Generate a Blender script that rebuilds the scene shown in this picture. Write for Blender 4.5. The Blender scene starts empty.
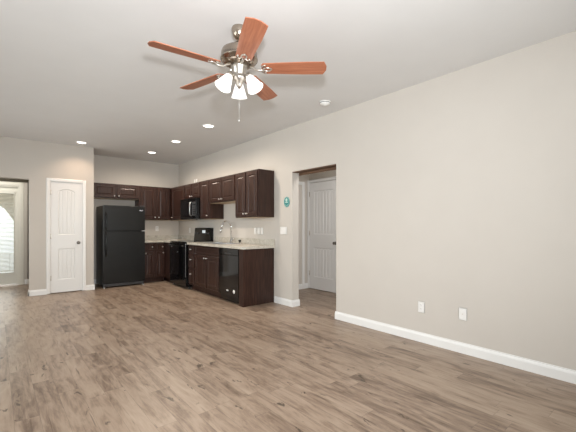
import bpy, bmesh, math, random
from mathutils import Vector, Matrix
random.seed(7)
S = bpy.context.scene
COL = S.collection
PI = math.pi

# ------------------------------------------------------------------ measures of the place
CEIL = 2.743
XR = 3.463            # living side of the right wall
YB = 8.366            # kitchen back wall
YP = 7.64             # pantry wall front
YE = 9.30             # exterior wall of the entry nook (inner side)
XL, YR = -1.50, -1.60 # left wall, rear wall (behind the camera)
WT = 0.13
DY0, DY1, DH = 3.165, 4.062, 2.052       # doorway in the right wall
NX0, NX1, NH = -1.0, 0.452, 2.055      # opening to the entry nook
XH = 4.79                              # hall side wall

# ------------------------------------------------------------------ camera
cam = bpy.data.cameras.new('camera'); cam_o = bpy.data.objects.new('camera', cam); COL.objects.link(cam_o)
cam.sensor_width = 36; cam.lens = 351.29 / 576 * 36
cam_o.location = (0, 0, 1.219)
cam_o.rotation_euler = (PI/2, 0, -0.69393)
cam.shift_y = (226.73 - 216) / 576
cam.clip_start = 0.05
S.camera = cam_o

# ------------------------------------------------------------------ world, lights, exposure
S.view_settings.view_transform = 'Standard'; S.view_settings.look = 'None'
S.view_settings.gamma = 1; S.view_settings.use_curve_mapping = False
S.view_settings.exposure = -0.18
w = bpy.data.worlds.new('overcast_sky'); S.world = w; w.use_nodes = True
bg = w.node_tree.nodes['Background']
bg.inputs[0].default_value = (0.90, 0.95, 1.0, 1); bg.inputs[1].default_value = 2.2

def area(name, loc, rot, sx, sy, watt, col):
    l = bpy.data.lights.new(name, 'AREA'); l.shape = 'RECTANGLE'; l.size = sx; l.size_y = sy
    l.energy = watt; l.color = col
    o = bpy.data.objects.new(name, l); COL.objects.link(o); o.location = loc; o.rotation_euler = rot
    return o
# daylight outside the patio door; added fill outside the unseen rear and left windows
area('fill_rear', (1.5, YR-0.30, 1.45), (PI/2, 0, 0), 3.2, 1.9, 92, (1.0, 0.985, 0.96))
area('fill_left', (XL-0.30, 4.5, 1.25), (PI/2+0.1, 0, -PI/2), 5.2, 1.9, 95, (1.0, 0.985, 0.96))
area('daylight_patio', (-0.1, YE+0.75, 1.35), (-PI/2, 0, 0), 1.2, 1.9, 22, (1.0, 0.99, 0.93))
# photographer's flash above the camera
fl = bpy.data.lights.new('flash', 'SPOT'); fl.energy = 390; fl.shadow_soft_size = 0.06; fl.color = (0.97, 0.985, 1)
fl.spot_size = math.radians(165); fl.spot_blend = 1.0
fo = bpy.data.objects.new('flash', fl); COL.objects.link(fo); fo.location = (0.19, 0.17, 1.66)
fo.rotation_euler = Vector((0.50, 1.0, 0.12)).to_track_quat('-Z', 'Y').to_euler()   # tilted up towards the fan and kitchen
# added fill at the hall ceiling, out of sight, no lamp known there
area('hall_fill', (4.2, 3.2, CEIL-0.03), (0, 0, 0), 0.5, 0.5, 22, (1.0, 0.97, 0.93))

area('nook_fill', (-0.2, 8.5, CEIL-0.03), (0, 0, 0), 0.4, 0.4, 20, (1.0, 0.96, 0.88))  # added fill at the nook ceiling to brighten it, no lamp known

# ------------------------------------------------------------------ material helpers
def new_mat(name):
    m = bpy.data.materials.new(name); m.use_nodes = True
    nt = m.node_tree; b = nt.nodes['Principled BSDF']
    return m, nt, b
def N(nt, t, **kw):
    n = nt.nodes.new(t)
    for k, v in kw.items(): setattr(n, k, v)
    return n
def L(nt, a, b): nt.links.new(a, b)
def math_n(nt, op, a, b=None):
    n = N(nt, 'ShaderNodeMath', operation=op)
    for i, v in enumerate((a, b)):
        if v is None: continue
        if isinstance(v, (int, float)): n.inputs[i].default_value = v
        else: L(nt, v, n.inputs[i])
    return n.outputs[0]
def ramp(nt, fac, stops):
    r = N(nt, 'ShaderNodeValToRGB'); e = r.color_ramp.elements
    while len(e) < len(stops): e.new(0.5)
    for el, (p, c) in zip(e, stops):
        el.position = p; el.color = (c[0], c[1], c[2], 1)
    L(nt, fac, r.inputs[0]); return r.outputs[0]
def objco(nt, scale=(1,1,1)):
    t = N(nt, 'ShaderNodeTexCoord'); mp = N(nt, 'ShaderNodeMapping'); mp.inputs['Scale'].default_value = scale
    L(nt, t.outputs['Object'], mp.inputs[0]); return mp.outputs[0]
def noise(nt, vec, scale, detail=3, rough=0.5, dist=0.0):
    n = N(nt, 'ShaderNodeTexNoise'); n.inputs['Scale'].default_value = scale; n.inputs['Detail'].default_value = detail
    n.inputs['Roughness'].default_value = rough; n.inputs['Distortion'].default_value = dist
    if vec is not None: L(nt, vec, n.inputs['Vector'])
    return n.outputs[0]
def bump(nt, b, h, strength, dist=0.002):
    bp = N(nt, 'ShaderNodeBump'); bp.inputs['Strength'].default_value = strength; bp.inputs['Distance'].default_value = dist
    L(nt, h, bp.inputs['Height']); L(nt, bp.outputs[0], b.inputs['Normal'])

def plain(name, col, rough=0.5, metal=0.0, spec=0.5, coat=0.0, var=0.04, nscale=12, bmp=0.0):
    m, nt, b = new_mat(name)
    f = noise(nt, objco(nt), nscale, 3)
    L(nt, ramp(nt, f, [(0.3, [c*(1-var) for c in col]), (0.7, [min(1, c*(1+var)) for c in col])]), b.inputs['Base Color'])
    b.inputs['Roughness'].default_value = rough; b.inputs['Metallic'].default_value = metal
    b.inputs['Specular IOR Level'].default_value = spec
    b.inputs['Coat Weight'].default_value = coat; b.inputs['Coat Roughness'].default_value = 0.06
    if bmp: bump(nt, b, noise(nt, objco(nt), 180, 2), bmp, 0.001)
    return m

def wood(name, stops, axis, rough, coat=0.0, sc=1.0):
    m, nt, b = new_mat(name)
    st = [22*sc]*3; st[axis] = 1.6*sc
    f = noise(nt, objco(nt, st), 2.2, 6, 0.6, 0.35)
    L(nt, ramp(nt, f, stops), b.inputs['Base Color'])
    b.inputs['Roughness'].default_value = rough; b.inputs['Coat Weight'].default_value = coat; b.inputs['Coat Roughness'].default_value = 0.15
    b.inputs['Specular IOR Level'].default_value = 0.38
    bump(nt, b, f, 0.15, 0.001)
    return m

def emit(name, col, strength, base=(0.9,0.9,0.9)):
    m, nt, b = new_mat(name)
    f = noise(nt, objco(nt), 9, 2)
    L(nt, ramp(nt, f, [(0, [c*0.98 for c in col]), (1, col)]), b.inputs['Emission Color'])
    b.inputs['Base Color'].default_value = (*base, 1)
    b.inputs['Emission Strength'].default_value = strength; b.inputs['Roughness'].default_value = 0.3
    return m

def glass_mat():
    m, nt, b = new_mat('window_glass')
    nt.nodes.remove(b)
    out = nt.nodes['Material Output']
    tr = N(nt, 'ShaderNodeBsdfTransparent'); gl = N(nt, 'ShaderNodeBsdfGlossy'); gl.inputs['Roughness'].default_value = 0.02
    tr.inputs[0].default_value = (0.95, 0.97, 0.96, 1)
    fr = N(nt, 'ShaderNodeFresnel'); fr.inputs[0].default_value = 1.45
    mx = N(nt, 'ShaderNodeMixShader'); L(nt, fr.outputs[0], mx.inputs[0]); L(nt, tr.outputs[0], mx.inputs[1]); L(nt, gl.outputs[0], mx.inputs[2])
    L(nt, mx.outputs[0], out.inputs[0]); return m

def floor_mat():
    m, nt, b = new_mat('laminate_planks')
    tc = N(nt, 'ShaderNodeTexCoord'); sp = N(nt, 'ShaderNodeSeparateXYZ'); L(nt, tc.outputs['Object'], sp.inputs[0])
    xx = math_n(nt, 'ADD', math_n(nt, 'DIVIDE', sp.outputs[0], 0.132), 0.34)
    row = math_n(nt, 'FLOOR', xx)
    wn = N(nt, 'ShaderNodeTexWhiteNoise', noise_dimensions='1D'); L(nt, row, wn.inputs['W'])
    yy = math_n(nt, 'ADD', math_n(nt, 'DIVIDE', sp.outputs[1], 0.95), math_n(nt, 'MULTIPLY', wn.outputs[0], 7.3))
    colm = math_n(nt, 'FLOOR', yy)
    cb = N(nt, 'ShaderNodeCombineXYZ'); L(nt, row, cb.inputs[0]); L(nt, colm, cb.inputs[1])
    w2 = N(nt, 'ShaderNodeTexWhiteNoise', noise_dimensions='3D'); L(nt, cb.outputs[0], w2.inputs['Vector'])
    pid = w2.outputs[0]
    def grainvec(sx, sy):
        c = N(nt, 'ShaderNodeCombineXYZ')
        L(nt, math_n(nt, 'MULTIPLY', sp.outputs[0], sx), c.inputs[0]); L(nt, math_n(nt, 'MULTIPLY', sp.outputs[1], sy), c.inputs[1])
        L(nt, math_n(nt, 'MULTIPLY', pid, 91.0), c.inputs[2]); return c.outputs[0]
    g1 = noise(nt, grainvec(30, 3.0), 1.0, 7, 0.68, 0.6)
    g2 = noise(nt, grainvec(7.5, 1.9), 1.0, 5, 0.60, 1.4)
    g3 = noise(nt, grainvec(14, 5.5), 1.0, 4, 0.62, 0.5)
    tone = math_n(nt, 'ADD', math_n(nt, 'MULTIPLY', g1, 0.42), math_n(nt, 'MULTIPLY', g2, 0.46))
    tone = math_n(nt, 'ADD', tone, math_n(nt, 'MULTIPLY', math_n(nt, 'SUBTRACT', pid, 0.5), 0.10))
    base = ramp(nt, tone, [(0.30, (0.125, 0.083, 0.057)), (0.39, (0.235, 0.168, 0.122)), (0.46, (0.315, 0.235, 0.174)), (0.59, (0.385, 0.298, 0.227))])
    # dark knots and mineral streaks
    kn = N(nt, 'ShaderNodeMapRange'); kn.inputs[1].default_value = 0.645; kn.inputs[2].default_value = 0.69; L(nt, g3, kn.inputs[0])
    mk = N(nt, 'ShaderNodeMix', data_type='RGBA'); L(nt, math_n(nt, 'MULTIPLY', kn.outputs[0], 0.85), mk.inputs['Factor'])
    L(nt, base, mk.inputs['A']); mk.inputs['B'].default_value = (0.055, 0.036, 0.024, 1)
    g4 = noise(nt, grainvec(38, 1.7), 1.0, 2, 0.5, 0.9)
    ck = N(nt, 'ShaderNodeMapRange'); ck.inputs[1].default_value = 0.67; ck.inputs[2].default_value = 0.73; L(nt, g4, ck.inputs[0])
    mc = N(nt, 'ShaderNodeMix', data_type='RGBA'); L(nt, math_n(nt, 'MULTIPLY', ck.outputs[0], 0.65), mc.inputs['Factor'])
    L(nt, mk.outputs['Result'], mc.inputs['A']); mc.inputs['B'].default_value = (0.085, 0.058, 0.040, 1)
    mk = mc
    # seams
    fx = math_n(nt, 'ABSOLUTE', math_n(nt, 'SUBTRACT', math_n(nt, 'FRACT', xx), 0.5))
    fy = math_n(nt, 'ABSOLUTE', math_n(nt, 'SUBTRACT', math_n(nt, 'FRACT', yy), 0.5))
    seam = math_n(nt, 'MAXIMUM', math_n(nt, 'GREATER_THAN', fx, 0.493), math_n(nt, 'GREATER_THAN', fy, 0.4987))
    ms = N(nt, 'ShaderNodeMix', data_type='RGBA'); L(nt, math_n(nt, 'MULTIPLY', seam, 0.5), ms.inputs['Factor'])
    L(nt, mk.outputs['Result'], ms.inputs['A']); ms.inputs['B'].default_value = (0.07, 0.05, 0.038, 1)
    L(nt, ms.outputs['Result'], b.inputs['Base Color'])
    rr = N(nt, 'ShaderNodeMapRange'); rr.inputs[3].default_value = 0.30; rr.inputs[4].default_value = 0.46; L(nt, g1, rr.inputs[0])
    L(nt, rr.outputs[0], b.inputs['Roughness']); b.inputs['Specular IOR Level'].default_value = 0.45
    bump(nt, b, math_n(nt, 'SUBTRACT', math_n(nt, 'MULTIPLY', g1, 0.5), seam), 0.12, 0.001)
    return m

def counter_mat():
    m, nt, b = new_mat('cream_stone_counter')
    v = objco(nt)
    f = noise(nt, v, 7, 8, 0.65, 1.4); g = noise(nt, v, 55, 4, 0.6)
    t = math_n(nt, 'ADD', math_n(nt, 'MULTIPLY', f, 0.7), math_n(nt, 'MULTIPLY', g, 0.3))
    L(nt, ramp(nt, t, [(0.33, (0.37, 0.335, 0.28)), (0.45, (0.51, 0.475, 0.41)), (0.55, (0.60, 0.565, 0.50)), (0.68, (0.69, 0.66, 0.60))]), b.inputs['Base Color'])
    b.inputs['Roughness'].default_value = 0.22
    return m

M = dict(
    wall=plain('greige_paint', (0.585, 0.548, 0.503), 0.75, spec=0.25, var=0.012, nscale=3, bmp=0.08),
    hallwall=plain('hall_paint', (0.62, 0.58, 0.53), 0.75, spec=0.25, var=0.012, nscale=3, bmp=0.08),
    ceiling=plain('ceiling_paint', (0.74, 0.735, 0.73), 0.85, spec=0.2, var=0.012, nscale=3, bmp=0.15),
    trim=plain('white_trim_paint', (0.82, 0.82, 0.81), 0.35, var=0.01, nscale=4),
    door=plain('white_door_paint', (0.80, 0.80, 0.79), 0.40, var=0.01, nscale=4),
    floor=floor_mat(), counter=counter_mat(),
    cab=wood('espresso_wood', [(0.30, (0.018, 0.0075, 0.005)), (0.5, (0.034, 0.0145, 0.010)), (0.72, (0.058, 0.026, 0.018))], 2, 0.37, 0.0),
    maple=wood('pale_maple', [(0.3, (0.42, 0.31, 0.20)), (0.7, (0.56, 0.43, 0.29))], 0, 0.5),
    olive=plain('dark_olive_strip', (0.050, 0.042, 0.026), 0.5),
    headshade=wood('brown_head_shade', [(0.3, (0.10, 0.052, 0.028)), (0.7, (0.16, 0.088, 0.05))], 1, 0.55),  # brown tone painting the shade at the doorway head
    cabin=plain('cabinet_brown_wood', (0.05, 0.022, 0.015), 0.6),  # matt brown cabinet wood tone
    blade=wood('cherry_blade', [(0.30, (0.28, 0.092, 0.046)), (0.5, (0.40, 0.145, 0.076)), (0.72, (0.50, 0.205, 0.115))], 0, 0.38, 0.15, 0.9),
    nickel=plain('brushed_nickel', (0.62, 0.58, 0.53), 0.28, metal=1.0, var=0.05, nscale=40),
    pewter=plain('antique_pewter', (0.42, 0.36, 0.30), 0.24, metal=1.0, var=0.15, nscale=10),
    chrome=plain('chrome', (0.80, 0.80, 0.81), 0.12, metal=1.0, var=0.02),
    bowl=plain('sink_bowl_steel', (0.30, 0.30, 0.30), 0.28, metal=1.0, var=0.06, nscale=30),
    steel=plain('stainless_steel', (0.55, 0.55, 0.55), 0.30, metal=1.0, var=0.06, nscale=30),
    black=plain('black_enamel', (0.006, 0.006, 0.006), 0.24, spec=0.4, var=0.1, bmp=0.02),
    gloss=plain('black_gloss_panel', (0.004, 0.004, 0.0045), 0.07, spec=0.5, var=0.1),
    fridge=plain('black_textured_enamel', (0.007, 0.007, 0.007), 0.28, spec=0.4, var=0.1, bmp=0.06),
    darkgrey=plain('dark_grey_plastic', (0.05, 0.05, 0.052), 0.4),
    plastic=plain('white_plastic', (0.82, 0.81, 0.79), 0.35, var=0.01),
    slot=plain('outlet_slots', (0.12, 0.11, 0.10), 0.5),
    teal=plain('teal_enamel', (0.030, 0.24, 0.24), 0.35, var=0.08, nscale=60),
    pale=plain('pale_green_enamel', (0.50, 0.68, 0.62), 0.4),
    bronze=plain('dark_bronze', (0.20, 0.18, 0.16), 0.28, metal=0.95),
    knobn=plain('satin_nickel_knob', (0.90, 0.89, 0.87), 0.32, metal=1.0),
    paper=plain('white_label', (0.80, 0.80, 0.78), 0.6),
    frame=plain('cream_door_paint', (0.78, 0.77, 0.70), 0.4, var=0.01),
    blind=plain('white_blind_slat', (0.66, 0.64, 0.56), 0.5, var=0.01),
    concrete=plain('patio_concrete', (0.78, 0.77, 0.74), 0.9, var=0.04, nscale=8),
    soffit=plain('porch_soffit', (0.11, 0.09, 0.06), 0.8),
    glass=glass_mat(),
    shade=emit('lit_frosted_glass', (1.0, 0.955, 0.90), 0.85),
    lens=emit('lit_downlight_lens', (1.0, 0.95, 0.86), 5.0),
    display=emit('lit_clock_display', (0.75, 0.85, 0.88), 0.7, (0.3,0.3,0.3)),
)

# ------------------------------------------------------------------ mesh helpers
class MB:
    def __init__(s): s.bm = bmesh.new()
    def box(s, x0, x1, y0, y1, z0, z1, bev=0.0, seg=2):
        r = bmesh.ops.create_cube(s.bm, size=1)
        for v in r['verts']:
            v.co = Vector(((x0+x1)/2 + v.co.x*(x1-x0), (y0+y1)/2 + v.co.y*(y1-y0), (z0+z1)/2 + v.co.z*(z1-z0)))
        if bev > 0:
            es = list({e for v in r['verts'] for e in v.link_edges})
            bmesh.ops.bevel(s.bm, geom=es, offset=bev, segments=seg, affect='EDGES', clamp_overlap=True)
        return s
    def loops(s, rings, cap0=True, cap1=True, smooth=False):
        rv = [[s.bm.verts.new(p) for p in r] for r in rings]
        n = len(rv[0])
        for a, b in zip(rv, rv[1:]):
            for i in range(n):
                f = s.bm.faces.new((a[i], a[(i+1) % n], b[(i+1) % n], b[i])); f.smooth = smooth
        if cap0: s.bm.faces.new(rv[0][::-1])
        if cap1: s.bm.faces.new(rv[-1])
        return s
    def lathe(s, prof, seg=32, mat=None, cap0=True, cap1=True):
        """prof: (radius, height) pairs about local z, moved by mat"""
        mat = mat or Matrix()
        rings = [[mat @ Vector((max(r, 1e-4)*math.cos(2*PI*i/seg), max(r, 1e-4)*math.sin(2*PI*i/seg), z)) for i in range(seg)] for r, z in prof]
        return s.loops(rings, cap0, cap1, True)
    def tube(s, pts, rad, seg=12):
        pts = [Vector(p) for p in pts]
        rads = rad if isinstance(rad, (list, tuple)) else [rad]*len(pts)
        up = Vector((0.123, 0.31, 0.94)); rings = []; prev = None
        for i, p in enumerate(pts):
            d = (pts[min(i+1, len(pts)-1)] - pts[max(i-1, 0)]).normalized()
            if prev is None:
                u = d.cross(up).normalized()
                if u.length < 0.1: u = d.cross(Vector((1,0,0))).normalized()
            else: u = (prev - d*prev.dot(d)).normalized()
            prev = u; v = d.cross(u)
            rings.append([p + (u*math.cos(2*PI*k/seg) + v*math.sin(2*PI*k/seg))*rads[i] for k in range(seg)])
        return s.loops(rings, True, True, True)
    def prism(s, poly, axis, a, b):
        """poly: 2D points in the plane normal to axis, extruded a..b"""
        def P(u, v, w): return {0: (w, u, v), 1: (u, w, v), 2: (u, v, w)}[axis]
        return s.loops([[P(u, v, a) for u, v in poly], [P(u, v, b) for u, v in poly]])
    def build(s, name, mat, parent=None):
        bmesh.ops.recalc_face_normals(s.bm, faces=s.bm.faces)
        me = bpy.data.meshes.new(name); s.bm.to_mesh(me); s.bm.free()
        me.materials.append(M[mat] if isinstance(mat, str) else mat)
        o = bpy.data.objects.new(name, me); COL.objects.link(o)
        if parent: o.parent = parent
        return o

def tag(o, label=None, cat=None, group=None, kind=None):
    if label: o['label'] = label
    if cat: o['category'] = cat
    if group: o['group'] = group
    if kind: o['kind'] = kind
    return o
def thing(name, label, cat, loc=(0,0,0), rz=0, group=None):
    o = bpy.data.objects.new(name, None); COL.objects.link(o); o.empty_display_size = 0.1
    o.location = loc; o.rotation_euler = (0, 0, rz)
    return tag(o, label, cat, group)
def struct(name, mb, mat, label=None, cat=None):
    return tag(mb.build(name, mat), label, cat, None, 'structure')
def clone(root):
    r = root.copy(); COL.objects.link(r)
    for ch in list(root.children):
        c = ch.copy(); COL.objects.link(c); c.parent = r
        for g in list(ch.children):
            d = g.copy(); COL.objects.link(d); d.parent = c
    return r
RZ = Matrix.Rotation
YNEG = RZ(PI/2, 4, 'X')        # local z -> -y

# ------------------------------------------------------------------ the room shell
struct('floor', MB().box(XL-WT, 5.0, YR-WT, YE+WT, -0.12, 0), 'floor', 'grey-brown wood-look plank floor running through the room', 'floor')
struct('ceiling', MB().box(XL-WT, 5.0, YR-WT, YE+WT, CEIL, CEIL+0.1), 'ceiling', 'flat white ceiling with ceiling fan and recessed lights', 'ceiling')
b = MB()
b.box(XR, XR+WT, YR-WT, DY0, 0, CEIL).box(XR, XR+WT, DY1, YB+WT, 0, CEIL).box(XR, XR+WT, DY0, DY1, DH, CEIL)
struct('wall_right', b, 'wall', 'long greige right wall with the open doorway', 'wall')
struct('wall_back', MB().box(0.75, XR, YB, YB+WT, 0, CEIL), 'wall', 'greige kitchen back wall behind the refrigerator', 'wall')
PX0, PX1, PH = 0.757, 1.270, 2.045    # pantry door opening
b = MB()
b.box(XL, NX0, YP, YP+WT, 0, CEIL).box(NX0, NX1, YP, YP+WT, NH, CEIL).box(NX1, PX0, YP, YP+WT, 0, CEIL)
b.box(PX0, PX1, YP, YP+WT, PH, CEIL).box(PX1, 1.460, YP, YP+WT, 0, CEIL)
struct('wall_pantry', b, 'wall', 'greige wall around the narrow pantry door', 'wall')
struct('wall_pantry_side', MB().box(1.340, 1.460, YP+WT, YB, 0, CEIL), 'wall', 'greige side wall left of the refrigerator', 'wall')
struct('wall_nook_side', MB().box(0.62, 0.75, YP+WT, YE, 0, CEIL), 'wall', 'side wall of the entry nook', 'wall')
GX0, GX1, GH = -0.56, 0.385, 2.075    # patio door opening
b = MB()
b.box(XL, GX0, YE, YE+WT, 0, CEIL).box(GX0, GX1, YE, YE+WT, GH, CEIL).box(GX1, 0.75, YE, YE+WT, 0, CEIL)
struct('wall_nook', b, 'wall', 'wall around the glazed patio door', 'wall')
# left wall and rear wall, unseen; their windows are added to let fill light in
WLY0, WLY1, WLZ0, WLZ1 = 2.0, 7.4, 0.45, 2.30
b = MB()
b.box(XL-WT, XL, YR-WT, WLY0, 0, CEIL).box(XL-WT, XL, WLY1, YE+WT, 0, CEIL).box(XL-WT, XL, WLY0, WLY1, 0, WLZ0).box(XL-WT, XL, WLY0, WLY1, WLZ1, CEIL)
struct('wall_left', b, 'wall', 'greige left wall with an added wide window', 'wall')
WRX0, WRX1, WRZ0, WRZ1 = -0.1, 3.1, 0.55, 2.35
b = MB()
b.box(XL, WRX0, YR-WT, YR, 0, CEIL).box(WRX1, XR, YR-WT, YR, 0, CEIL).box(WRX0, WRX1, YR-WT, YR, 0, WRZ0).box(WRX0, WRX1, YR-WT, YR, WRZ1, CEIL)
struct('wall_rear', b, 'wall', 'greige rear wall with an added wide window', 'wall')
# added windows for the fill light, out of view
f = MB(); t = 0.05
for y0, y1 in ((WLY0, WLY0+t), (WLY1-t, WLY1), ((WLY0+WLY1)/2-t/2, (WLY0+WLY1)/2+t/2)): f.box(XL-0.09, XL-0.03, y0, y1, WLZ0, WLZ1, 0.004)
for z0, z1 in ((WLZ0, WLZ0+t), (WLZ1-t, WLZ1), (1.36, 1.40)): f.box(XL-0.085, XL-0.035, WLY0, WLY1, z0, z1, 0.004)
wn = struct('fill_window_1', f, 'trim', 'added white framed window in the left wall, unseen, for fill light', 'window')
MB().box(XL-0.062, XL-0.056, WLY0, WLY1, WLZ0, WLZ1).build('pane', 'glass', wn)
MB().box(XL-0.03, XL+0.035, WLY0-0.04, WLY1+0.04, WLZ0-0.025, WLZ0, 0.004).build('sill', 'trim', wn)
f = MB()
for x0, x1 in ((WRX0, WRX0+t), (WRX1-t, WRX1), ((WRX0+WRX1)/2-t/2, (WRX0+WRX1)/2+t/2)): f.box(x0, x1, YR-0.09, YR-0.03, WRZ0, WRZ1, 0.004)
for z0, z1 in ((WRZ0, WRZ0+t), (WRZ1-t, WRZ1), (1.43, 1.47)): f.box(WRX0, WRX1, YR-0.085, YR-0.035, z0, z1, 0.004)
wn = struct('fill_window_2', f, 'trim', 'added white framed window in the rear wall, unseen, for fill light', 'window')
MB().box(WRX0, WRX1, YR-0.062, YR-0.056, WRZ0, WRZ1).build('pane', 'glass', wn)
MB().box(WRX0-0.04, WRX1+0.04, YR-0.03, YR+0.035, WRZ0-0.025, WRZ0, 0.004).build('sill', 'trim', wn)
# hall behind the doorway
struct('wall_hall', MB().box(XH+0.012, XH+WT, 1.9, 5.12+WT, 0, CEIL), 'hallwall', 'hall wall behind the open doorway holding a door', 'wall')
struct('wall_hall_end', MB().box(XR+WT, XH+0.012, 5.12, 5.12+WT, 0, CEIL), 'hallwall', 'end wall of the hall', 'wall')
struct('wall_hall_near', MB().box(XR+WT, XH+WT, 1.9-WT, 1.9, 0, CEIL), 'hallwall', 'near wall of the hall', 'wall')

# baseboards: profile (out from the wall, height)
BP = [(0, 0), (0.014, 0), (0.014, 0.072), (0.010, 0.086), (0.006, 0.092), (0.006, 0.102), (0, 0.102)]
def bb(mb, axis, wall, sgn, a, c):
    mb.prism([(wall + sgn*u, v) for u, v in BP], axis, a, c); return mb
b = MB()
bb(b, 1, XR, -1, YR, DY0-0.0); bb(b, 1, XR, -1, DY1, 4.495)
bb(b, 0, DY0, 1, XR-0.014, XR+WT+0.014); bb(b, 0, DY1, -1, XR-0.014, XR+WT+0.014)
struct('baseboard_right', b, 'trim', 'white baseboard along the right wall', 'baseboard')
b = MB()
bb(b, 0, YP, -1, NX1-0.014, 0.708); bb(b, 0, YP, -1, 1.317, 1.474); bb(b, 1, 1.460, 1, YP, YB); bb(b, 1, NX1, -1, YP-0.014, YP+WT+0.014)
struct('baseboard_pantry', b, 'trim', 'white baseboard pieces either side of the pantry door', 'baseboard')
b = MB(); bb(b, 0, YE, -1, 0.47, 0.62); bb(b, 1, 0.62, -1, YP+WT, YE); bb(b, 0, YE, -1, XL, -0.66)
struct('baseboard_nook', b, 'trim', 'white baseboard beside the patio door', 'baseboard')
b = MB(); bb(b, 0, 5.12, -1, XR+WT, XH+0.012); bb(b, 1, XH+0.012, -1, 1.9, 4.24)
struct('baseboard_hall', b, 'trim', 'white baseboard in the hall', 'baseboard')
b = MB(); bb(b, 0, YR, 1, XL, XR); bb(b, 1, XL, 1, YR, YP)
struct('baseboard_left', b, 'trim', 'white baseboard of the left and rear walls', 'baseboard')
b = MB(); bb(b, 0, YB, -1, 1.460, 2.43)
struct('baseboard_back', b, 'trim', 'white baseboard behind the refrigerator', 'baseboard')

# shade under the doorway head, put in as brown boards
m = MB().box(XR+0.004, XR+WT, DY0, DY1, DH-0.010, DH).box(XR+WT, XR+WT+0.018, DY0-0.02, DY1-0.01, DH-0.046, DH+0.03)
struct('head_shade_board', m, 'headshade', 'brown board standing in for shade under the head of the doorway', 'trim')
m = MB().box(0.522, 0.60, YE-0.012, YE, 0.104, 2.34, 0.002).box(-0.75, 0.522, YE-0.012, YE, 2.158, 2.34, 0.002)  # dark olive strips on the wall beside and above the patio casing
struct('dark_strips', m, 'olive', 'dark strips around the patio door casing', 'trim')

# ------------------------------------------------------------------ panelled doors
def panel_slab(wd, ht, planks, arch=0.05, th=0.035, gw=0.007, gd=0.006):
    """front face at y=0 looking to -y, x 0..wd, z 0..ht; two plank panels, the upper one arched"""
    mb = MB(); bm = mb.bm
    st = 0.115 if wd < 0.6 else 0.125
    px0, px1 = st, wd-st
    lo0, lo1, up0, up1 = 0.235, 0.80, 1.06, 1.90
    pw = (px1-px0)/planks
    def dep(x, z):
        uc = (x-(px0+px1)/2)/((px1-px0)/2)
        top = up1 - arch*uc*uc
        best = -1
        for a, c in ((lo0, lo1), (up0, top)):
            best = max(best, min(x-px0, px1-x, z-a, c-z))
        if best <= 0: return 0
        if best < 0.012: return 0.009*best/0.012
        if best < 0.024: return 0.009 - 0.004*(best-0.012)/0.012
        k = (x-px0)/pw; fr = abs(k-round(k))*pw
        g = gd*max(0, 1-fr/gw) if 0 < round(k) < planks else 0
        return 0.005+g
    nx, nz = 84, 170
    vs = [[bm.verts.new((wd*i/nx, dep(wd*i/nx, ht*j/nz), ht*j/nz)) for i in range(nx+1)] for j in range(nz+1)]
    for j in range(nz):
        for i in range(nx):
            bm.faces.new((vs[j][i], vs[j][i+1], vs[j+1][i+1], vs[j+1][i]))
    bk = [bm.verts.new(p) for p in ((0, th, 0), (wd, th, 0), (wd, th, ht), (0, th, ht))]
    bm.faces.new((bk[3], bk[2], bk[1], bk[0]))
    bm.faces.new(vs[0][::-1] + bk[0:2]); bm.faces.new(vs[nz] + [bk[2], bk[3]])
    bm.faces.new([vs[j][0] for j in range(nz+1)] + [bk[3], bk[0]]); bm.faces.new([vs[j][nx] for j in range(nz+1)][::-1] + [bk[1], bk[2]])
    return mb
def knob_mb(x, z, y=0.0):
    m = MB(); m.lathe([(0.030, 0), (0.030, 0.004), (0.012, 0.008), (0.010, 0.030), (0.022, 0.038), (0.028, 0.050), (0.024, 0.062), (0.010, 0.067)], 24,
                      Matrix.Translation((x, y, z)) @ YNEG)
    return m
def casing(x0, x1, ztop, cw=0.057, y=0.0, th=0.016, sides=('l', 'r', 't')):
    m = MB()
    def prof(a, c): return [(a, y), (a, y-th*0.6), (a+(c-a)*0.25, y-th), (a+(c-a)*0.9, y-th*0.75), (c, y-th*0.55), (c, y)]
    if 'l' in sides: m.prism([(u, v) for u, v in prof(x0-cw, x0)], 2, 0, ztop+cw)
    if 'r' in sides: m.prism([(u, v) for u, v in prof(x1+cw, x1)], 2, 0, ztop+cw)
    if 't' in sides: m.prism([(v, u) for u, v in prof(ztop+cw, ztop)], 0, x0-(0.0005 if 'l' in sides else 0), x1+0.0005)
    return m
def hinge_mb(x, z, y=0.0):
    return MB().box(x-0.012, x+0.012, y-0.003, y, z-0.045, z+0.045, 0.001).tube([(x, y-0.006, z-0.048), (x, y-0.006, z+0.048)], 0.006, 10)

# pantry door (faces -y)
d = panel_slab(0.497, 2.022, 4).build('door_1', 'door'); d.location = (0.765, YP+0.004, 0.014)
tag(d, 'narrow white plank-panel pantry door left of the refrigerator', 'door', None, 'structure')
casing(-0.008, 0.505, 2.03, y=-0.004).build('casing', 'trim', d)
j = MB().box(-0.008, -0.002, 0, WT-0.006, -0.014, 2.03).box(0.499, 0.505, 0, WT-0.006, -0.014, 2.03).box(-0.008, 0.505, 0, WT-0.006, 2.024, 2.030)
j.build('jamb', 'trim', d)
kb = knob_mb(0.437, 0.905).build('knob', 'bronze', d); tag(kb, 'dark round door knob')
for z in (0.27, 1.03, 1.83): hinge_mb(0.0, z, -0.004).build('hinge', 'nickel', d)

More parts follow.
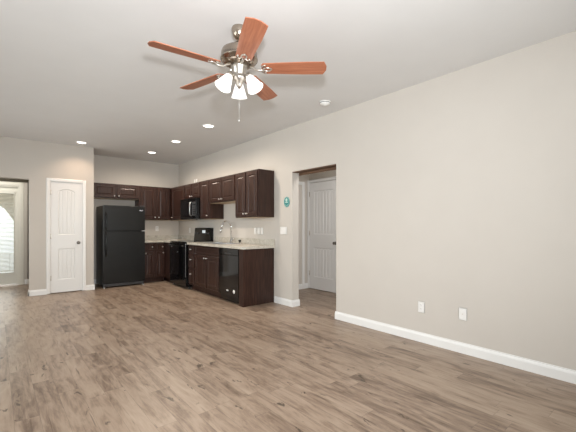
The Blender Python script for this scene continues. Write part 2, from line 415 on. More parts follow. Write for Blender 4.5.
# hall door (faces -x), built facing -y then turned
d = panel_slab(0.76, 2.055, 6, 0.0, gw=0.012, gd=0.010).build('door_2', 'door'); d.location = (XH-0.032, 5.055, 0.014); d.rotation_euler = (0, 0, -PI/2)
tag(d, 'white plank-panel door seen through the open doorway', 'door', None, 'structure')
casing(-0.004, 0.768, 2.066, y=0.030, th=0.040, cw=0.06).build('casing', 'trim', d)
kb = knob_mb(0.695, 0.905).build('knob', 'bronze', d); tag(kb, 'dark round door knob')
for z in (0.30, 1.08, 1.84): hinge_mb(0.006, z, 0.0).build('hinge', 'nickel', d)
# casing of the further door in the hall's end wall
m = MB(); m.box(4.615, 4.675, 5.104, 5.12, 0, 2.10, 0.003); m.box(3.75, 4.615, 5.104, 5.12, 2.04, 2.10, 0.003)
struct('trim_1', m, 'trim', 'white door casing on the hall end wall', 'trim')

# ------------------------------------------------------------------ patio door with blind, and what stands outside
pd = MB()
X0, X1 = GX0+0.03, GX1-0.03           # slab
pd.box(X0, X0+0.075, YE+0.03, YE+0.075, 0.03, GH-0.03, 0.003).box(X1-0.065, X1, YE+0.03, YE+0.075, 0.03, GH-0.03, 0.003)
pd.box(X0+0.075, X1-0.065, YE+0.03, YE+0.075, 0.03, 0.27, 0.003).box(X0+0.075, X1-0.065, YE+0.03, YE+0.075, 1.975, GH-0.03, 0.003)
pdo = struct('door_3', pd, 'frame', 'glazed patio door in the nook at the left edge', 'door')
MB().box(X0+0.075, X1-0.065, YE+0.050, YE+0.056, 0.27, 1.975).build('pane', 'glass', pdo)
m = MB(); m.box(GX0, X0, YE-0.002, YE+0.10, 0, GH, 0.002).box(X1, GX1, YE-0.002, YE+0.10, 0, GH, 0.002).box(X0, X1, YE-0.002, YE+0.10, GH-0.03, GH, 0.002)
m.build('jamb', 'frame', pdo)
m = MB(); cw = 0.075
m.prism([(GX1-0.01, YE), (GX1-0.01, YE-0.012), (GX1+0.02, YE-0.018), (GX1+cw-0.01, YE-0.010), (GX1+cw, YE)], 2, 0, GH+cw)
m.prism([(GX0+0.01, YE), (GX0+0.01, YE-0.012), (GX0-0.02, YE-0.018), (GX0-cw+0.01, YE-0.010), (GX0-cw, YE)], 2, 0, GH+cw)
m.prism([(YE, GH-0.01), (YE-0.012, GH-0.01), (YE-0.018, GH+0.02), (YE-0.010, GH+cw-0.01), (YE, GH+cw)], 0, GX0, GX1)
m.build('casing', 'frame', pdo)
MB().box(X0, X1, YE+0.0, YE+0.11, 0, 0.028, 0.004).build('threshold', 'nickel', pdo)
bl = thing('window_blind', 'white horizontal mini blind hanging on the glazed patio door', 'blind', (0, YE+0.012, 0))
MB().box(X0+0.06, X1-0.05, -0.020, 0.017, 1.905, 1.975, 0.004).build('headrail', 'frame', bl)
sl = MB(); z = 0.315; i = 0
while z < 1.90:
    dz = 0.0075
    sl.loops([[(X0+0.065, -0.011, z-dz), (X0+0.065, 0.0, z+0.0015), (X0+0.065, 0.011, z+dz), (X0+0.065, 0.011, z+dz-0.0008), (X0+0.065, 0.0, z+0.0007), (X0+0.065, -0.011, z-dz-0.0008)],
              [(X1-0.055, -0.011, z-dz), (X1-0.055, 0.0, z+0.0015), (X1-0.055, 0.011, z+dz), (X1-0.055, 0.011, z+dz-0.0008), (X1-0.055, 0.0, z+0.0007), (X1-0.055, -0.011, z-dz-0.0008)]])
    z += 0.027
sl.build('slats', 'blind', bl)
MB().box(X0+0.062, X1-0.052, -0.013, 0.013, 0.285, 0.303, 0.003).build('bottom_rail', 'frame', bl)
m = MB()
for x in (X0+0.15, X1-0.13): m.tube([(x, -0.0145, 0.30), (x, -0.0145, 1.91)], 0.0016, 6)
m.build('ladder_cord', 'blind', bl)
struct('ground_patio', MB().box(-7, 7, YE+WT, 22, -0.20, -0.06), 'concrete', 'pale concrete patio outside the door', 'ground')
# sloping eave of the porch next to the door, low end to the right
m = MB()
gp = [(-0.9, 1.95), (0.06, 1.74), (0.17, 1.645), (0.316, 1.40), (0.75, 0.66), (1.9, 0.66), (1.9, 3.1), (-0.9, 3.1)]
m.prism(gp, 1, 10.6, 10.9)
m.box(1.7, 1.9, 10.6, 10.9, -0.06, 0.9)
struct('trim_2', m, 'soffit', 'sloping tan gable outside behind the blind', 'gable')

# ------------------------------------------------------------------ ceiling fan
FX, FY = 1.4347, 2.3085
fan = thing('ceiling_fan', 'five-blade cherry wood ceiling fan with three lit glass shades', 'ceiling fan', (FX, FY, CEIL))
def P(z): return z-CEIL
MB().lathe([(0.055, 0), (0.059, -0.010), (0.059, -0.022), (0.053, -0.046), (0.045, -0.068), (0.030, -0.084), (0.018, -0.090)], 32).build('canopy', 'pewter', fan)
MB().lathe([(0.0125, -0.066), (0.0125, P(2.60))], 16).build('downrod', 'pewter', fan)
MB().lathe([(0.018, P(2.640)), (0.030, P(2.632)), (0.034, P(2.600)), (0.060, P(2.590)), (0.110, P(2.578)), (0.130, P(2.566)), (0.136, P(2.550)), (0.136, P(2.508)), (0.142, P(2.505)), (0.142, P(2.494)), (0.132, P(2.490)), (0.126, P(2.474)),
           (0.100, P(2.460)), (0.060, P(2.455))], 40).build('motor_housing', 'pewter', fan)
MB().lathe([(0.060, P(2.456)), (0.062, P(2.440)), (0.050, P(2.425)), (0.048, P(2.385)), (0.040, P(2.375)), (0.056, P(2.365)), (0.056, P(2.345)), (0.030, P(2.330)), (0.022, P(2.300)), (0.012, P(2.285)), (0.004, P(2.275))], 32).build('switch_housing', 'nickel', fan)
ph0 = 3.06048
PITCH = math.radians(12)
outline = []
def half(x):   # blade half width
    return 0.058 + (0.071-0.058)*min(1, (x-0.185)/0.30)
xs = [0.185, 0.195, 0.25, 0.32, 0.40, 0.485, 0.56, 0.645]
up = [(0.172, 0.040)] + [(x, half(x)) for x in xs] + [(0.666, 0.022)]
outline = up + [(x, -y) for x, y in reversed(up)]
bm_ = MB(); bm_.prism(outline, 2, -0.003, 0.003)
blade0 = bm_.build('blade', 'blade')
iron = MB()
iron.tube([(0.075, 0, 0.020), (0.105, 0, 0.004), (0.135, 0, -0.014), (0.165, 0, -0.016), (0.195, 0, -0.010)], [0.011, 0.009, 0.008, 0.009, 0.008], 10)
ring = [(0.215 + 0.030*math.cos(a), 0.019*math.sin(a), -0.008) for a in [2*PI*k/16 for k in range(17)]]
iron.tube(ring, 0.0055, 8)
iron.tube([(0.19, 0.014, -0.008), (0.175, 0.034, -0.006), (0.200, 0.045, -0.005)], 0.005, 8)
iron.tube([(0.19, -0.014, -0.008), (0.175, -0.034, -0.006), (0.200, -0.045, -0.005)], 0.005, 8)
for (x, y) in ((0.245, 0), (0.200, 0.043), (0.200, -0.043)): iron.lathe([(0.008, -0.011), (0.008, -0.002)], 12, Matrix.Translation((x, y, 0)))
iron0 = iron.build('blade_iron', 'nickel')
for k in range(5):
    bo = blade0 if k == 0 else blade0.copy()
    io = iron0 if k == 0 else iron0.copy()
    if k: COL.objects.link(bo); COL.objects.link(io)
    bo.parent = fan; io.parent = bo
    # the counter-clockwise edge of each blade hangs lower
    mt = Matrix.Translation((0, 0, P(2.43))) @ RZ(ph0 + k*2*PI/5, 4, 'Z') @ RZ(-PITCH, 4, 'X')
    bo.matrix_local = mt
# light kit
SH = MB(); SH.lathe([(0.024, 0.000), (0.030, -0.006), (0.034, -0.020), (0.042, -0.045), (0.050, -0.070), (0.056, -0.092), (0.064, -0.108), (0.062, -0.108), (0.054, -0.092), (0.047, -0.070), (0.038, -0.045), (0.030, -0.020), (0.020, -0.008)], 32, cap0=False, cap1=False)
shade0 = SH.build('lamp_shade', 'shade')
fit0 = MB().lathe([(0.008, 0.030), (0.020, 0.026), (0.028, 0.010), (0.028, -0.010), (0.022, -0.012)], 24).build('shade_fitter', 'nickel')
for k in range(3):
    a = math.radians(58.1) + k*2*PI/3
    so = shade0 if k == 0 else shade0.copy(); fi = fit0 if k == 0 else fit0.copy()
    if k: COL.objects.link(so); COL.objects.link(fi)
    so.parent = fan; fi.parent = so
    so.matrix_local = Matrix.Translation((0.086*math.cos(a), 0.086*math.sin(a), P(2.352))) @ RZ(a, 4, 'Z') @ RZ(-math.radians(30), 4, 'Y')
    am = MB().tube([(0.045*math.cos(a), 0.045*math.sin(a), P(2.356)), (0.062*math.cos(a), 0.062*math.sin(a), P(2.376)), (0.074*math.cos(a), 0.074*math.sin(a), P(2.374))], 0.008, 10)
    am.build('lamp_arm', 'nickel', fan)
    bl_ = bpy.data.lights.new('fan_bulb', 'POINT'); bl_.energy = 5; bl_.shadow_soft_size = 0.03; bl_.color = (1, 0.93, 0.84)
    bo = bpy.data.objects.new('fan_bulb', bl_); COL.objects.link(bo); bo.parent = so; bo.location = (0, 0, -0.055)
c = MB()
c.tube([(0.012, 0.020, P(2.345)), (0.012, 0.022, P(2.05))], 0.0008, 6)
for i in range(40): c.lathe([(0.0005, -0.003), (0.0014, 0), (0.0005, 0.003)], 6, Matrix.Translation((0.012, 0.022, P(2.30-0.0062*i))))
c.lathe([(0.001, 0.010), (0.003, 0.006), (0.003, -0.008), (0.001, -0.012)], 10, Matrix.Translation((0.012, 0.022, P(2.045))))
c.build('pull_chain', 'knobn', fan)

# ------------------------------------------------------------------ recessed lights, smoke detector
DL = [(1.193, 7.274, 'recessed ceiling light above the pantry door', ), (2.466, 7.329, 'recessed ceiling light nearest the kitchen back wall, above the refrigerator area'),
      (2.477, 6.108, 'middle one of the three recessed ceiling lights in the kitchen row'), (2.474, 4.854, 'recessed ceiling light nearest the ceiling fan')]
for x, y, lab in DL:
    r = thing('recessed_light', lab, 'ceiling light', (x, y, CEIL), 0, 'recessed ceiling lights')
    MB().lathe([(0.072, -0.001), (0.076, -0.006), (0.092, -0.004), (0.096, 0.0), (0.072, 0.0)], 36, cap0=False, cap1=False).build('trim_ring', 'trim', r)
    MB().lathe([(0.001, -0.0025), (0.071, -0.0025), (0.072, -0.0005)], 36, cap0=True, cap1=True).build('lens', 'lens', r)
    sp = bpy.data.lights.new('downlight', 'SPOT'); sp.energy = 28 if y > 7 and x < 2 else 94; sp.spot_size = math.radians(135 if y > 7 and x < 2 else 172); sp.spot_blend = 0.7; sp.shadow_soft_size = 0.06; sp.color = (1.0, 0.72, 0.52) if y > 7 and x < 2 else (1.0, 0.86, 0.71)
    so = bpy.data.objects.new('downlight', sp); COL.objects.link(so); so.parent = r; so.location = (0, 0, -0.012)
sd = thing('smoke_detector', 'round white smoke detector on the ceiling near right wall', 'smoke detector', (3.092, 3.01, CEIL))
MB().lathe([(0.070, 0), (0.070, -0.010), (0.064, -0.012)], 36).build('base', 'plastic', sd)
MB().lathe([(0.064, -0.012), (0.062, -0.026), (0.050, -0.036), (0.030, -0.038), (0.028, -0.044), (0.004, -0.045)], 36).build('cover', 'plastic', sd)
MB().lathe([(0.0640, -0.0115), (0.0668, -0.0125), (0.0668, -0.0165), (0.0636, -0.0175)], 36, cap0=False, cap1=False).build('vent_ring', 'darkgrey', sd)

# ------------------------------------------------------------------ cabinets
def rect_front(x0, x1, z0, z1, y, th=0.019, fr=0.055, raised=True):
    """a framed panel door or drawer front; its face at y looking to -y"""
    m = MB()
    def R(i, yy): return [(x0+i, yy, z0+i), (x1-i, yy, z0+i), (x1-i, yy, z1-i), (x0+i, yy, z1-i)]
    fr = min(fr, (x1-x0)*0.28, (z1-z0)*0.28)
    rings = [R(0, y+th), R(0, y+0.004), R(0.004, y), R(fr, y), R(fr+0.006, y+0.008)]
    if raised: rings += [R(fr+0.014, y+0.008), R(fr+0.030, y+0.002)]
    else: rings += [R(fr+0.010, y+0.008)]
    return m.loops(rings)
def cab_knob(x, z, y):
    return MB().lathe([(0.009, 0), (0.006, 0.003), (0.005, 0.014), (0.011, 0.018), (0.015, 0.024), (0.013, 0.030), (0.005, 0.033)], 18, Matrix.Translation((x, y, z)) @ YNEG)
def cabinet(name, label, loc, rz, wd, ht, dp, fronts, toe=0.0, group=None, hollow=False):
    """local: x 0..wd left to right for the viewer, back at y=0, face to -y; fronts: (kind, x0, x1, z0, z1, knob positions)"""
    r = thing(name, label, 'cabinet', loc, rz, group)
    b = MB()
    if hollow:
        b.box(0, 0.018, -dp, 0, toe, ht).box(wd-0.018, wd, -dp, 0, toe, ht).box(0.018, wd-0.018, -dp, 0, toe, toe+0.018).box(0.018, wd-0.018, -0.012, 0, toe+0.018, ht)
        b.box(0.018, wd-0.018, -dp, -dp+0.018, 0.69, ht).box(wd/2-0.025, wd/2+0.025, -dp, -dp+0.018, toe+0.018, 0.69).box(0, wd, -dp+0.065, -dp+0.08, 0, toe)
    elif toe:
        b.box(0, wd, -dp, 0, toe, ht, 0.0015, 1); b.box(0.0, wd, -dp+0.065, 0, 0, toe)
    else: b.box(0, wd, -dp, 0, 0, ht, 0.0015, 1)
    b.build('body', 'cab', r)
    if not toe:
        p_ = MB().box(0.012, wd-0.012, -dp+0.012, -0.004, -0.004, 0.002).build('bottom_panel', 'maple', r); tag(p_, 'pale unfinished underside')
    for kd, x0, x1, z0, z1, kn in fronts:
        o = rect_front(x0, x1, z0, z1, -dp-0.020, raised=(kd == 'door'), fr=0.055 if kd == 'door' else 0.022).build(kd, 'cab', r)
        for kx, kz in kn: cab_knob(kx, kz, -dp-0.020).build('knob', 'knobn', o)
    return r
RW = -PI/2
UB, UT = 1.372, 2.125
UH = UT-UB
GU, GB = 'dark wall cabinets', 'dark base cabinets'
def two(wd, z0, z1, kz, e=0.022, gap=0.03):
    h = wd/2
    return [('door', e, h-gap/2, z0, z1, [(h-gap/2-0.028, kz)]), ('door', h+gap/2, wd-e, z0, z1, [(h+gap/2+0.028, kz)])]
# back wall uppers
cabinet('wall_cabinet', 'short wide dark wall cabinet above the refrigerator', (1.500, YB-0.001, 1.815), 0, 0.930, UT-1.815, 0.305, two(0.930, 0.02, UT-1.815-0.02, 0.055), group=GU)
cabinet('wall_cabinet', 'tall dark two-door wall cabinet right of the refrigerator on the back wall', (2.431, YB-0.001, UB), 0, 0.705, UH, 0.305,
        [('door', 0.04, 0.365, 0.02, UH-0.02, [(0.337, 0.06)]), ('door', 0.395, 0.665, 0.02, UH-0.02, [(0.423, 0.06)])], group=GU)
# right wall uppers, from the corner towards the doorway
cabinet('wall_cabinet', 'dark corner wall cabinet left of the microwave', (XR-0.001, YB-0.001, UB), RW, YB-0.001-7.296, UH, 0.305, [('door', 0.375, 1.045, 0.02, UH-0.02, [(0.405, 0.06)])], group=GU)
cabinet('wall_cabinet', 'short dark two-door cabinet directly above the microwave', (XR-0.001, 7.294, 1.80), RW, 0.762, UT-1.80, 0.305, two(0.762, 0.02, UT-1.80-0.02, 0.05), group=GU)
cabinet('wall_cabinet', 'narrow tall dark single-door wall cabinet right of the microwave', (XR-0.001, 6.531, UB), RW, 0.384, UH, 0.305, [('door', 0.022, 0.362, 0.02, UH-0.02, [(0.334, 0.06)])], group=GU)
cabinet('wall_cabinet', 'short dark two-door wall cabinet above the sink faucet', (XR-0.001, 6.146, 1.665), RW, 0.948, UT-1.665, 0.305, two(0.948, 0.02, UT-1.665-0.02, 0.055), group=GU)
cabinet('wall_cabinet', 'tall dark two-door wall cabinet at the end nearest the doorway', (XR-0.001, 5.197, UB), RW, 0.687, UH, 0.305, two(0.687, 0.02, UH-0.02, 0.06), group=GU)
# base cabinets
BH = 0.876
cabinet('base_cabinet', 'narrow dark base cabinet right of the refrigerator', (2.425, YB-0.001, 0), 0, 0.262, BH, 0.58,
        [('drawer', 0.018, 0.244, 0.70, 0.855, [(0.19, 0.778)]), ('door', 0.018, 0.244, 0.125, 0.675, [(0.055, 0.645)])], 0.1, GB)
cabinet('base_cabinet', 'dark base cabinet in the kitchen corner left of the range', (2.688, YB-0.001, 0), 0, 0.21, BH, 0.58,
        [('drawer', 0.018, 0.195, 0.70, 0.855, [(0.15, 0.778)]), ('door', 0.018, 0.195, 0.125, 0.675, [(0.165, 0.645)])], 0.1, GB)
cabinet('base_cabinet', 'plain dark corner filler cabinet beside the left side of the range', (XR-0.001, YB-0.001, 0), RW, YB-0.001-7.325, BH, 0.56, [], 0.1, GB)
BD = 0.565
def rb(name, label, y0, y1, fronts, hollow=False): return cabinet(name, label, (XR-0.001, y0, 0), RW, y0-y1, BH, BD, fronts, 0.1, GB, hollow)
rb('base_cabinet', 'narrow dark three-drawer base cabinet right of the range', 6.497, 6.222,
   [('drawer', 0.02, 0.255, 0.715, 0.855, [(0.1375, 0.785)]), ('drawer', 0.02, 0.255, 0.43, 0.69, [(0.1375, 0.590)]), ('drawer', 0.02, 0.255, 0.125, 0.405, [(0.1375, 0.315)])])
rb('base_cabinet', 'wide dark two-door base cabinet under the sink', 6.220, 5.262,
   [('drawer', 0.025, 0.933, 0.725, 0.855, []), ] + two(0.958, 0.125, 0.70, 0.655), True)
ep = MB().box(XR-0.001-BD-0.02, XR-0.001, 4.515, 4.535, 0, BH, 0.0015).box(XR-0.001-BD-0.02, XR-0.001-BD+0.02, 4.535, 4.640, 0.0, BH, 0.001)
tag(ep.build('cabinet_end_panel', 'cab'), 'dark wood end panel closing the base cabinet run beside the dishwasher', 'end panel')

# ------------------------------------------------------------------ countertops
CT0, CT1 = 0.877, 0.915
SX0, SX1, SY0, SY1 = 2.955, 3.335, 5.36, 6.10
CF = 2.852
m = MB(); Y0, Y1 = 4.490, 6.497
m.prism([(CF, Y0+0.05), (CF+0.015, Y0+0.015), (CF+0.05, Y0), (XR, Y0), (XR, SY0), (CF, SY0)], 2, CT0, CT1)
m.box(CF, XR, SY1, Y1, CT0, CT1); m.box(CF, SX0, SY0, SY1, CT0, CT1); m.box(SX1, XR, SY0, SY1, CT0, CT1)
ct = tag(m.build('countertop', 'counter'), 'cream speckled countertop with the sink, right of the range', 'countertop', 'cream countertops')
MB().box(XR-0.02, XR, Y0, Y1, CT1, CT1+0.10, 0.003).build('backsplash', 'counter', ct)
m = MB(); m.prism([(2.418, YB), (2.418, 7.745), (CF, 7.745), (CF, 7.325), (XR, 7.325), (XR, YB)], 2, CT0, CT1)
ct = tag(m.build('countertop', 'counter'), 'cream speckled corner countertop between refrigerator and range', 'countertop', 'cream countertops')
m = MB().box(2.418, XR-0.021, YB-0.02, YB, CT1, CT1+0.10, 0.003).box(XR-0.02, XR, 7.325, YB, CT1, CT1+0.10, 0.003)
m.build('backsplash', 'counter', ct)

# sink
sk = thing('kitchen_sink', 'double-bowl stainless steel sink set in the countertop', 'sink', ((SX0+SX1)/2, (SY0+SY1)/2, CT1))
hx, hy = (SX1-SX0)/2, (SY1-SY0)/2
m = MB()
m.box(-hx-0.018, -hx+0.02, -hy-0.018, hy+0.018, 0.0005, 0.007, 0.002).box(hx-0.05, hx+0.018, -hy-0.018, hy+0.018, 0.0005, 0.007, 0.002)
m.box(-hx+0.02, hx-0.05, -hy-0.018, -hy+0.02, 0.0005, 0.007, 0.002).box(-hx+0.02, hx-0.05, hy-0.02, hy+0.018, 0.0005, 0.007, 0.002).box(-hx+0.02, hx-0.05, -0.018, 0.018, 0.0005, 0.007, 0.002)
m.build('rim', 'steel', sk)
for y0, y1 in ((-hy+0.02, -0.018), (0.018, hy-0.02)):
    a0, a1 = -hx+0.02, hx-0.05
    m = MB()
    def R(i, zz): return [(a0+i, y0+i, zz), (a1-i, y0+i, zz), (a1-i, y1-i, zz), (a0+i, y1-i, zz)]
    m.loops([R(0, 0.004), R(0.006, -0.14), R(0.03, -0.165), R(0.029, -0.167), R(0.004, -0.14), R(-0.002, 0.0)], cap0=False, cap1=False)
    m.loops([R(0.03, -0.165), R(0.029, -0.168)])
    m.build('bowl', 'bowl', sk)
    MB().lathe([(0.040, -0.1645), (0.040, -0.162), (0.020, -0.1635)], 20, Matrix.Translation(((a0+a1)/2, (y0+y1)/2, 0))).build('drain', 'chrome', sk)
# faucet
FYY = 5.725
fc = thing('kitchen_faucet', 'tall chrome gooseneck faucet behind the sink', 'faucet', (3.385, FYY, CT1))
MB().lathe([(0.030, 0), (0.030, 0.006), (0.024, 0.014), (0.022, 0.070), (0.016, 0.082)], 24).build('base', 'chrome', fc)
pts = [(0, 0, 0.07), (0, 0, 0.31)]
for k in range(1, 13):
    a = PI*k/12*0.93
    pts.append((-0.095+0.095*math.cos(a), 0, 0.31+0.095*math.sin(a)))
e = pts[-1]; pts.append((e[0]-0.018, 0, e[2]-0.05))
MB().tube(pts, 0.0150, 14).build('spout', 'chrome', fc)
e = pts[-1]
MB().tube([(e[0], 0, e[2]), (e[0]-0.010, 0, e[2]-0.03), (e[0]-0.024, 0, e[2]-0.085)], [0.014, 0.018, 0.020], 14).build('spray_head', 'chrome', fc)
MB().tube([(0, -0.02, 0.055), (0, -0.045, 0.062), (0.0, -0.095, 0.095)], [0.010, 0.008, 0.006], 10).build('lever', 'chrome', fc)
ds = thing('soap_dispenser', 'small dark-topped fitting on the counter right of the faucet', 'dispenser', (3.395, 5.445, CT1))
MB().lathe([(0.022, 0), (0.022, 0.006), (0.015, 0.012), (0.015, 0.030)], 20).build('collar', 'chrome', ds)
MB().lathe([(0.018, 0.030), (0.024, 0.036), (0.025, 0.062), (0.018, 0.070)], 20).build('cap', 'black', ds)

# ------------------------------------------------------------------ refrigerator
fr = thing('refrigerator', 'black top-freezer refrigerator beside the white pantry door', 'refrigerator', (1.615, 7.612, 0))
FW, FH, FD, SPL = 0.805, 1.645, 0.62, 1.135
MB().box(0.004, FW-0.004, 0.062, FD, 0.035, FH-0.006, 0.006).build('cabinet_body', 'fridge', fr)
fz = MB().box(0, FW, 0, 0.056, SPL+0.006, FH, 0.012, 3).build('freezer_door', 'fridge', fr)
fd = MB().box(0, FW, 0, 0.056, 0.085, SPL-0.006, 0.012, 3).build('fresh_food_door', 'fridge', fr)
def fhandle(z0, z1):
    m = MB()
    m.tube([(0.052, 0.002, z0), (0.052, -0.030, z0+0.02), (0.052, -0.040, z0+0.06), (0.052, -0.042, (z0+z1)/2), (0.052, -0.040, z1-0.06), (0.052, -0.030, z1-0.02), (0.052, 0.002, z1)], 0.0125, 12)
    return m
fhandle(SPL+0.02, SPL+0.36).build('handle', 'gloss', fz); fhandle(SPL-0.50, SPL-0.02).build('handle', 'gloss', fd)
bd = MB().box(FW-0.115, FW-0.045, -0.002, 0.001, FH-0.10, FH-0.078, 0.0008).build('badge', 'chrome', fz); tag(bd, 'small silver badge plate')
MB().box(0.02, FW-0.02, 0.03, 0.07, 0.030, 0.078, 0.004).build('base_grille', 'darkgrey', fr)
MB().box(FW-0.075, FW-0.005, -0.003, 0.05, SPL-0.0058, SPL+0.0058, 0.002).build('hinge', 'chrome', fr)
MB().box(FW-0.09, FW-0.01, 0.01, 0.10, FH-0.002, FH+0.016, 0.005).build('hinge_cap', 'darkgrey', fr)
for x in (0.035, FW-0.035):
    MB().lathe([(0.022, 0), (0.024, 0.004), (0.020, 0.014), (0.010, 0.018), (0.010, 0.045)], 16, Matrix.Translation((x, 0.035, 0))).build('leveling_foot', 'chrome', fr)
for x in (0.06, FW-0.06):
    MB().lathe([(0.025, -0.015), (0.025, 0.015)], 16, Matrix.Translation((x, FD-0.08, 0.026)) @ RZ(PI/2, 4, 'Y')).build('roller', 'darkgrey', fr)

# ------------------------------------------------------------------ over-the-range microwave (faces -x)
mw = thing('microwave', 'black over-the-range microwave under the short wall cabinet', 'microwave', (XR-0.002, 7.290, 1.376), RW)
MWW, MWH, MWD = 0.756, 0.418, 0.375
MB().box(0, MWW, -MWD, 0, 0.0, MWH, 0.004).build('body', 'black', mw)
md = MB().box(0.0, 0.575, -MWD-0.034, -MWD-0.001, 0.035, MWH-0.045, 0.006, 3).build('door', 'gloss', mw)
MB().box(0.05, 0.475, -MWD-0.0355, -MWD-0.033, 0.085, MWH-0.095, 0.004).build('window', 'gloss', md)
MB().tube([(0.545, -MWD-0.030, 0.06), (0.545, -MWD-0.062, 0.085), (0.545, -MWD-0.066, 0.20), (0.545, -MWD-0.062, MWH-0.095), (0.545, -MWD-0.030, MWH-0.07)], 0.011, 12).build('handle', 'steel', md)
mp = MB().box(0.579, MWW, -MWD-0.034, -MWD-0.001, 0.035, MWH-0.045, 0.006, 3).build('control_panel', 'gloss', mw)
MB().box(0.60, MWW-0.022, -MWD-0.0355, -MWD-0.033, 0.30, 0.345, 0.001).build('display', 'darkgrey', mp)
bt = MB()
for i in range(3):
    for j in range(5): bt.box(0.603+i*0.046, 0.640+i*0.046, -MWD-0.0352, -MWD-0.033, 0.065+j*0.044, 0.097+j*0.044, 0.001)
bt.build('buttons', 'darkgrey', mp)
vg = MB().box(0, MWW, -MWD-0.030, -MWD-0.001, MWH-0.041, MWH, 0.003)
for i in range(5): vg.box(0.03, MWW-0.03, -MWD-0.033, -MWD-0.029, MWH-0.037+i*0.0075, MWH-0.034+i*0.0075)
vg.build('vent_grille', 'black', mw)
MB().box(0, MWW, -MWD-0.030, -MWD-0.001, 0.0, 0.031, 0.003).build('bottom_rail', 'black', mw)

# ------------------------------------------------------------------ range
RG0, RG1 = 7.322, 6.500
rg = thing('range', 'black electric range between the corner cabinet and drawers', 'stove', (XR-0.003, RG0, 0), RW)
RWD, RD = RG0-RG1, 0.588
MB().box(0, RWD, -RD, -0.0, 0.04, 0.905, 0.003).build('body', 'black', rg)
ck = MB().box(-0.0, RWD, -RD-0.030, -0.085, 0.906, 0.922, 0.004).build('cooktop', 'gloss', rg)
for x, y, r in ((0.20, -0.47, 0.095), (0.61, -0.47, 0.075), (0.20, -0.22, 0.075), (0.61, -0.22, 0.095)):
    MB().lathe([(r, 0.9222), (r+0.003, 0.9226), (r+0.006, 0.9222)], 36, Matrix.Translation((x, y, 0)), cap0=False, cap1=False).build('burner_ring', 'darkgrey', ck)
od = MB().box(0.004, RWD-0.004, -RD-0.045, -RD-0.001, 0.235, 0.895, 0.006, 3).build('oven_door', 'gloss', rg)
MB().box(0.13, RWD-0.13, -RD-0.0465, -RD-0.044, 0.36, 0.70, 0.004).build('window', 'gloss', od)
MB().tube([(0.06, -RD-0.040, 0.835), (0.06, -RD-0.078, 0.84), (0.10, -RD-0.085, 0.84), (RWD-0.10, -RD-0.085, 0.84), (RWD-0.06, -RD-0.078, 0.84), (RWD-0.06, -RD-0.040, 0.835)], 0.013, 12).build('handle', 'black', od)
MB().box(RWD-0.006, RWD-0.002, -RD-0.048, -RD-0.040, 0.24, 0.89, 0.001).build('edge_trim', 'steel', od)
dr = MB().box(0.004, RWD-0.004, -RD-0.038, -RD-0.001, 0.055, 0.225, 0.006, 3).build('storage_drawer', 'gloss', rg)
MB().box(0.20, RWD-0.20, -RD-0.046, -RD-0.037, 0.185, 0.205, 0.004).build('pull', 'black', dr)
bk = MB().prism([(0.0, 0.906), (-0.095, 0.906), (-0.085, 0.955), (-0.062, 1.185), (-0.050, 1.195), (0.0, 1.195)], 0, 0.01, RWD-0.07).build('control_panel', 'gloss', rg)
def tilt_y(z): return -0.085 + (z-0.955)*0.1
MB().box(RWD*0.47, RWD*0.47+0.14, tilt_y(1.11)-0.004, tilt_y(1.11)+0.012, 1.085, 1.145, 0.001).build('clock_display', 'display', bk)
for x in (0.09, 0.19, RWD-0.24, RWD-0.14):
    MB().lathe([(0.024, -0.004), (0.024, 0.006), (0.018, 0.010), (0.016, 0.026)], 20, Matrix.Translation((x, tilt_y(1.08), 1.08)) @ YNEG).build('knob', 'darkgrey', bk)
for x in (0.04, RWD-0.04):
    for y in (-RD+0.05, -0.06): MB().lathe([(0.018, 0), (0.018, 0.042)], 12, Matrix.Translation((x, y, 0))).build('foot', 'darkgrey', rg)

# ------------------------------------------------------------------ dishwasher
dw = thing('dishwasher', 'glossy black dishwasher between sink cabinet and end panel', 'dishwasher', (XR-0.003, 5.258, 0), RW)
DWW, DD = 0.612, 0.555
MB().box(0.003, DWW-0.003, -DD, 0, 0.03, 0.868, 0.002).build('tub', 'black', dw)
dd = MB().box(0.003, DWW-0.003, -DD-0.032, -DD-0.001, 0.115, 0.765, 0.005, 3).build('door', 'gloss', dw)
cp = MB().box(0.003, DWW-0.003, -DD-0.036, -DD-0.001, 0.770, 0.868, 0.006, 3).build('control_panel', 'gloss', dw)
MB().box(0.20, DWW-0.20, -DD-0.040, -DD-0.034, 0.778, 0.800, 0.003).build('pull', 'darkgrey', cp)
MB().box(0.003, DWW-0.003, -DD+0.05, -DD+0.062, 0.0, 0.112, 0.002).build('toe_kick', 'black', dw)
st = MB().box(0.245, 0.305, -DD-0.0326, -DD-0.0318, 0.185, 0.205).build('sticker', 'paper', dd); tag(st, 'small white sticker strip')
st = MB().lathe([(0.001, 0.0), (0.030, 0.0), (0.030, 0.0006), (0.001, 0.0006)], 20, Matrix.Translation((0.475, -DD-0.032, 0.195)) @ YNEG, cap0=False, cap1=False).build('sticker', 'paper', dd); tag(st, 'round white sticker')

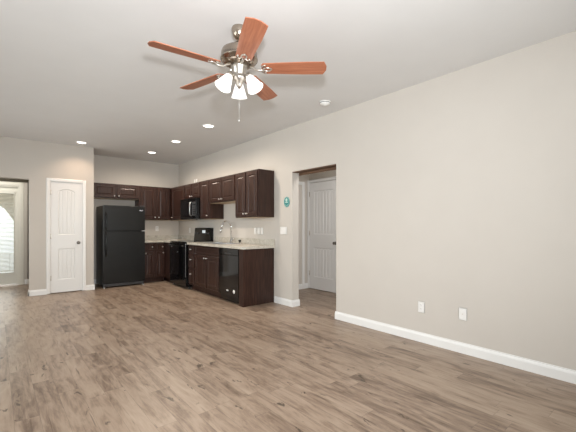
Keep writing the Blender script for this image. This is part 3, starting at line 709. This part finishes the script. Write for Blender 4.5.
# ------------------------------------------------------------------ wall plates, plaque, small things
def plate(name, label, cat, loc, rz, wd=0.075, ht=0.118, kind='outlet', group=None):
    r = thing(name, label, cat, loc, rz, group)
    MB().box(-wd/2, wd/2, -0.006, 0, -ht/2, ht/2, 0.003).build('cover_plate', 'plastic', r)
    if kind == 'outlet':
        for s in (-1, 1):
            o = MB().lathe([(0.0165, 0.005), (0.0165, 0.0078), (0.015, 0.0082)], 20, Matrix.Translation((0, 0, s*0.021)) @ YNEG).build('receptacle', 'plastic', r)
            MB().box(-0.008, -0.0055, -0.0088, -0.008, s*0.021-0.003, s*0.021+0.006).box(0.0055, 0.008, -0.0088, -0.008, s*0.021-0.003, s*0.021+0.006).build('slots', 'slot', o)
    elif kind == 'switch':
        n = 1 if wd < 0.1 else 3
        for i in range(n):
            cx = (i-(n-1)/2)*0.046
            MB().prism([(-0.005, -0.034), (-0.0075, -0.034), (-0.010, 0.034), (-0.005, 0.034)], 0, cx-0.0165, cx+0.0165).build('rocker', 'plastic', r)
    elif kind == 'blank':
        MB().lathe([(0.004, 0.005), (0.004, 0.010), (0.002, 0.011)], 12, YNEG.copy()).build('jack', 'nickel', r)
    return r
plate('wall_outlet', 'white outlet low on the right wall, nearer the doorway', 'outlet', (XR, 1.954, 0.370), RW)
plate('cable_plate', 'plain white cover plate low on the right wall, nearest the camera', 'wall plate', (XR, 1.525, 0.378), RW, 0.078, 0.120, 'blank')
plate('light_switch', 'wide white light switch plate on the wall left of the doorway', 'light switch', (XR, 4.268, 1.160), RW, 0.163, 0.118, 'switch')
plate('light_switch', 'single white wall plate above the counter, rightmost of three', 'light switch', (XR, 4.851, 1.147), RW, 0.073, 0.116, 'switch')
plate('light_switch', 'single white wall plate above the counter, middle of three', 'light switch', (XR, 4.942, 1.147), RW, 0.073, 0.116, 'switch')
plate('wall_outlet', 'single white wall plate above the counter, leftmost of three', 'outlet', (XR, 5.044, 1.147), RW, 0.073, 0.116, 'outlet')
plate('wall_outlet', 'white outlet on the right wall in the corner left of the range', 'outlet', (XR, 7.716, 1.135), RW)
plate('wall_outlet', 'white outlet on the kitchen back wall above the corner counter', 'outlet', (2.93, YB, 1.175), 0)
wo = plate('wall_outlet', 'outlet low in the narrow gap left of the refrigerator', 'outlet', (1.685, YB, 0.36), 0)
m = MB().box(-0.014, 0.014, -0.035, -0.009, -0.034, -0.008, 0.004)
m.tube([(0, -0.030, -0.021), (0.0, -0.055, -0.04), (-0.02, -0.06, -0.10), (0.0, -0.05, -0.20), (0.05, -0.05, -0.30), (0.12, -0.06, -0.335), (0.25, -0.075, -0.34), (0.35, -0.10, -0.34)], 0.0045, 8)
pc = m.build('power_cord', 'darkgrey'); pc.location = (1.685, YB, 0.36)
tag(pc, 'dark refrigerator power cord plugged in beside the refrigerator', 'cord')

pq = thing('wall_plaque', 'small oval teal plaque on the wall left of the doorway', 'plaque', (XR, 4.187, 1.602), RW)
def oval(a, c, y0, y1, cx=0, cz=0, n=40):
    m = MB(); m.loops([[(cx+a*math.cos(2*PI*i/n), y0, cz+c*math.sin(2*PI*i/n)) for i in range(n)], [(cx+a*math.cos(2*PI*i/n), y1, cz+c*math.sin(2*PI*i/n)) for i in range(n)]]); return m
oval(0.066, 0.080, 0, -0.010).build('backing', 'teal', pq)
m = MB(); n = 40
for (a, c) in ((0.060, 0.074),):
    m.tube([(a*math.cos(2*PI*i/n), -0.010, c*math.sin(2*PI*i/n)) for i in range(n+1)], 0.0028, 6)
m.build('rim', 'pale', pq)
m = oval(0.024, 0.026, -0.0095, -0.0115, 0, 0.030); m.box(-0.032, 0.032, -0.0115, -0.0095, -0.016, 0.002, 0.001); m.build('emblem', 'pale', pq)
m = MB(); m.tube([(0.042*math.sin(a), -0.010, -0.012-0.042*math.cos(a)) for a in [-0.9+1.8*i/12 for i in range(13)]], 0.004, 6)
m.build('lower_arc', 'pale', pq)

for k, (y, lab) in enumerate(((7.11, 'left of two thin white strips standing on top of the wall cabinets'), (7.02, 'right of two thin white strips standing on top of the wall cabinets'))):
    o = MB().box(-0.004, 0.004, -0.016, 0.016, 0, 0.115, 0.0015).build('paper_strip', 'paper'); o.location = (3.30, y, UT+0.001)
    tag(o, lab, 'strip', 'white strips on the wall cabinets')
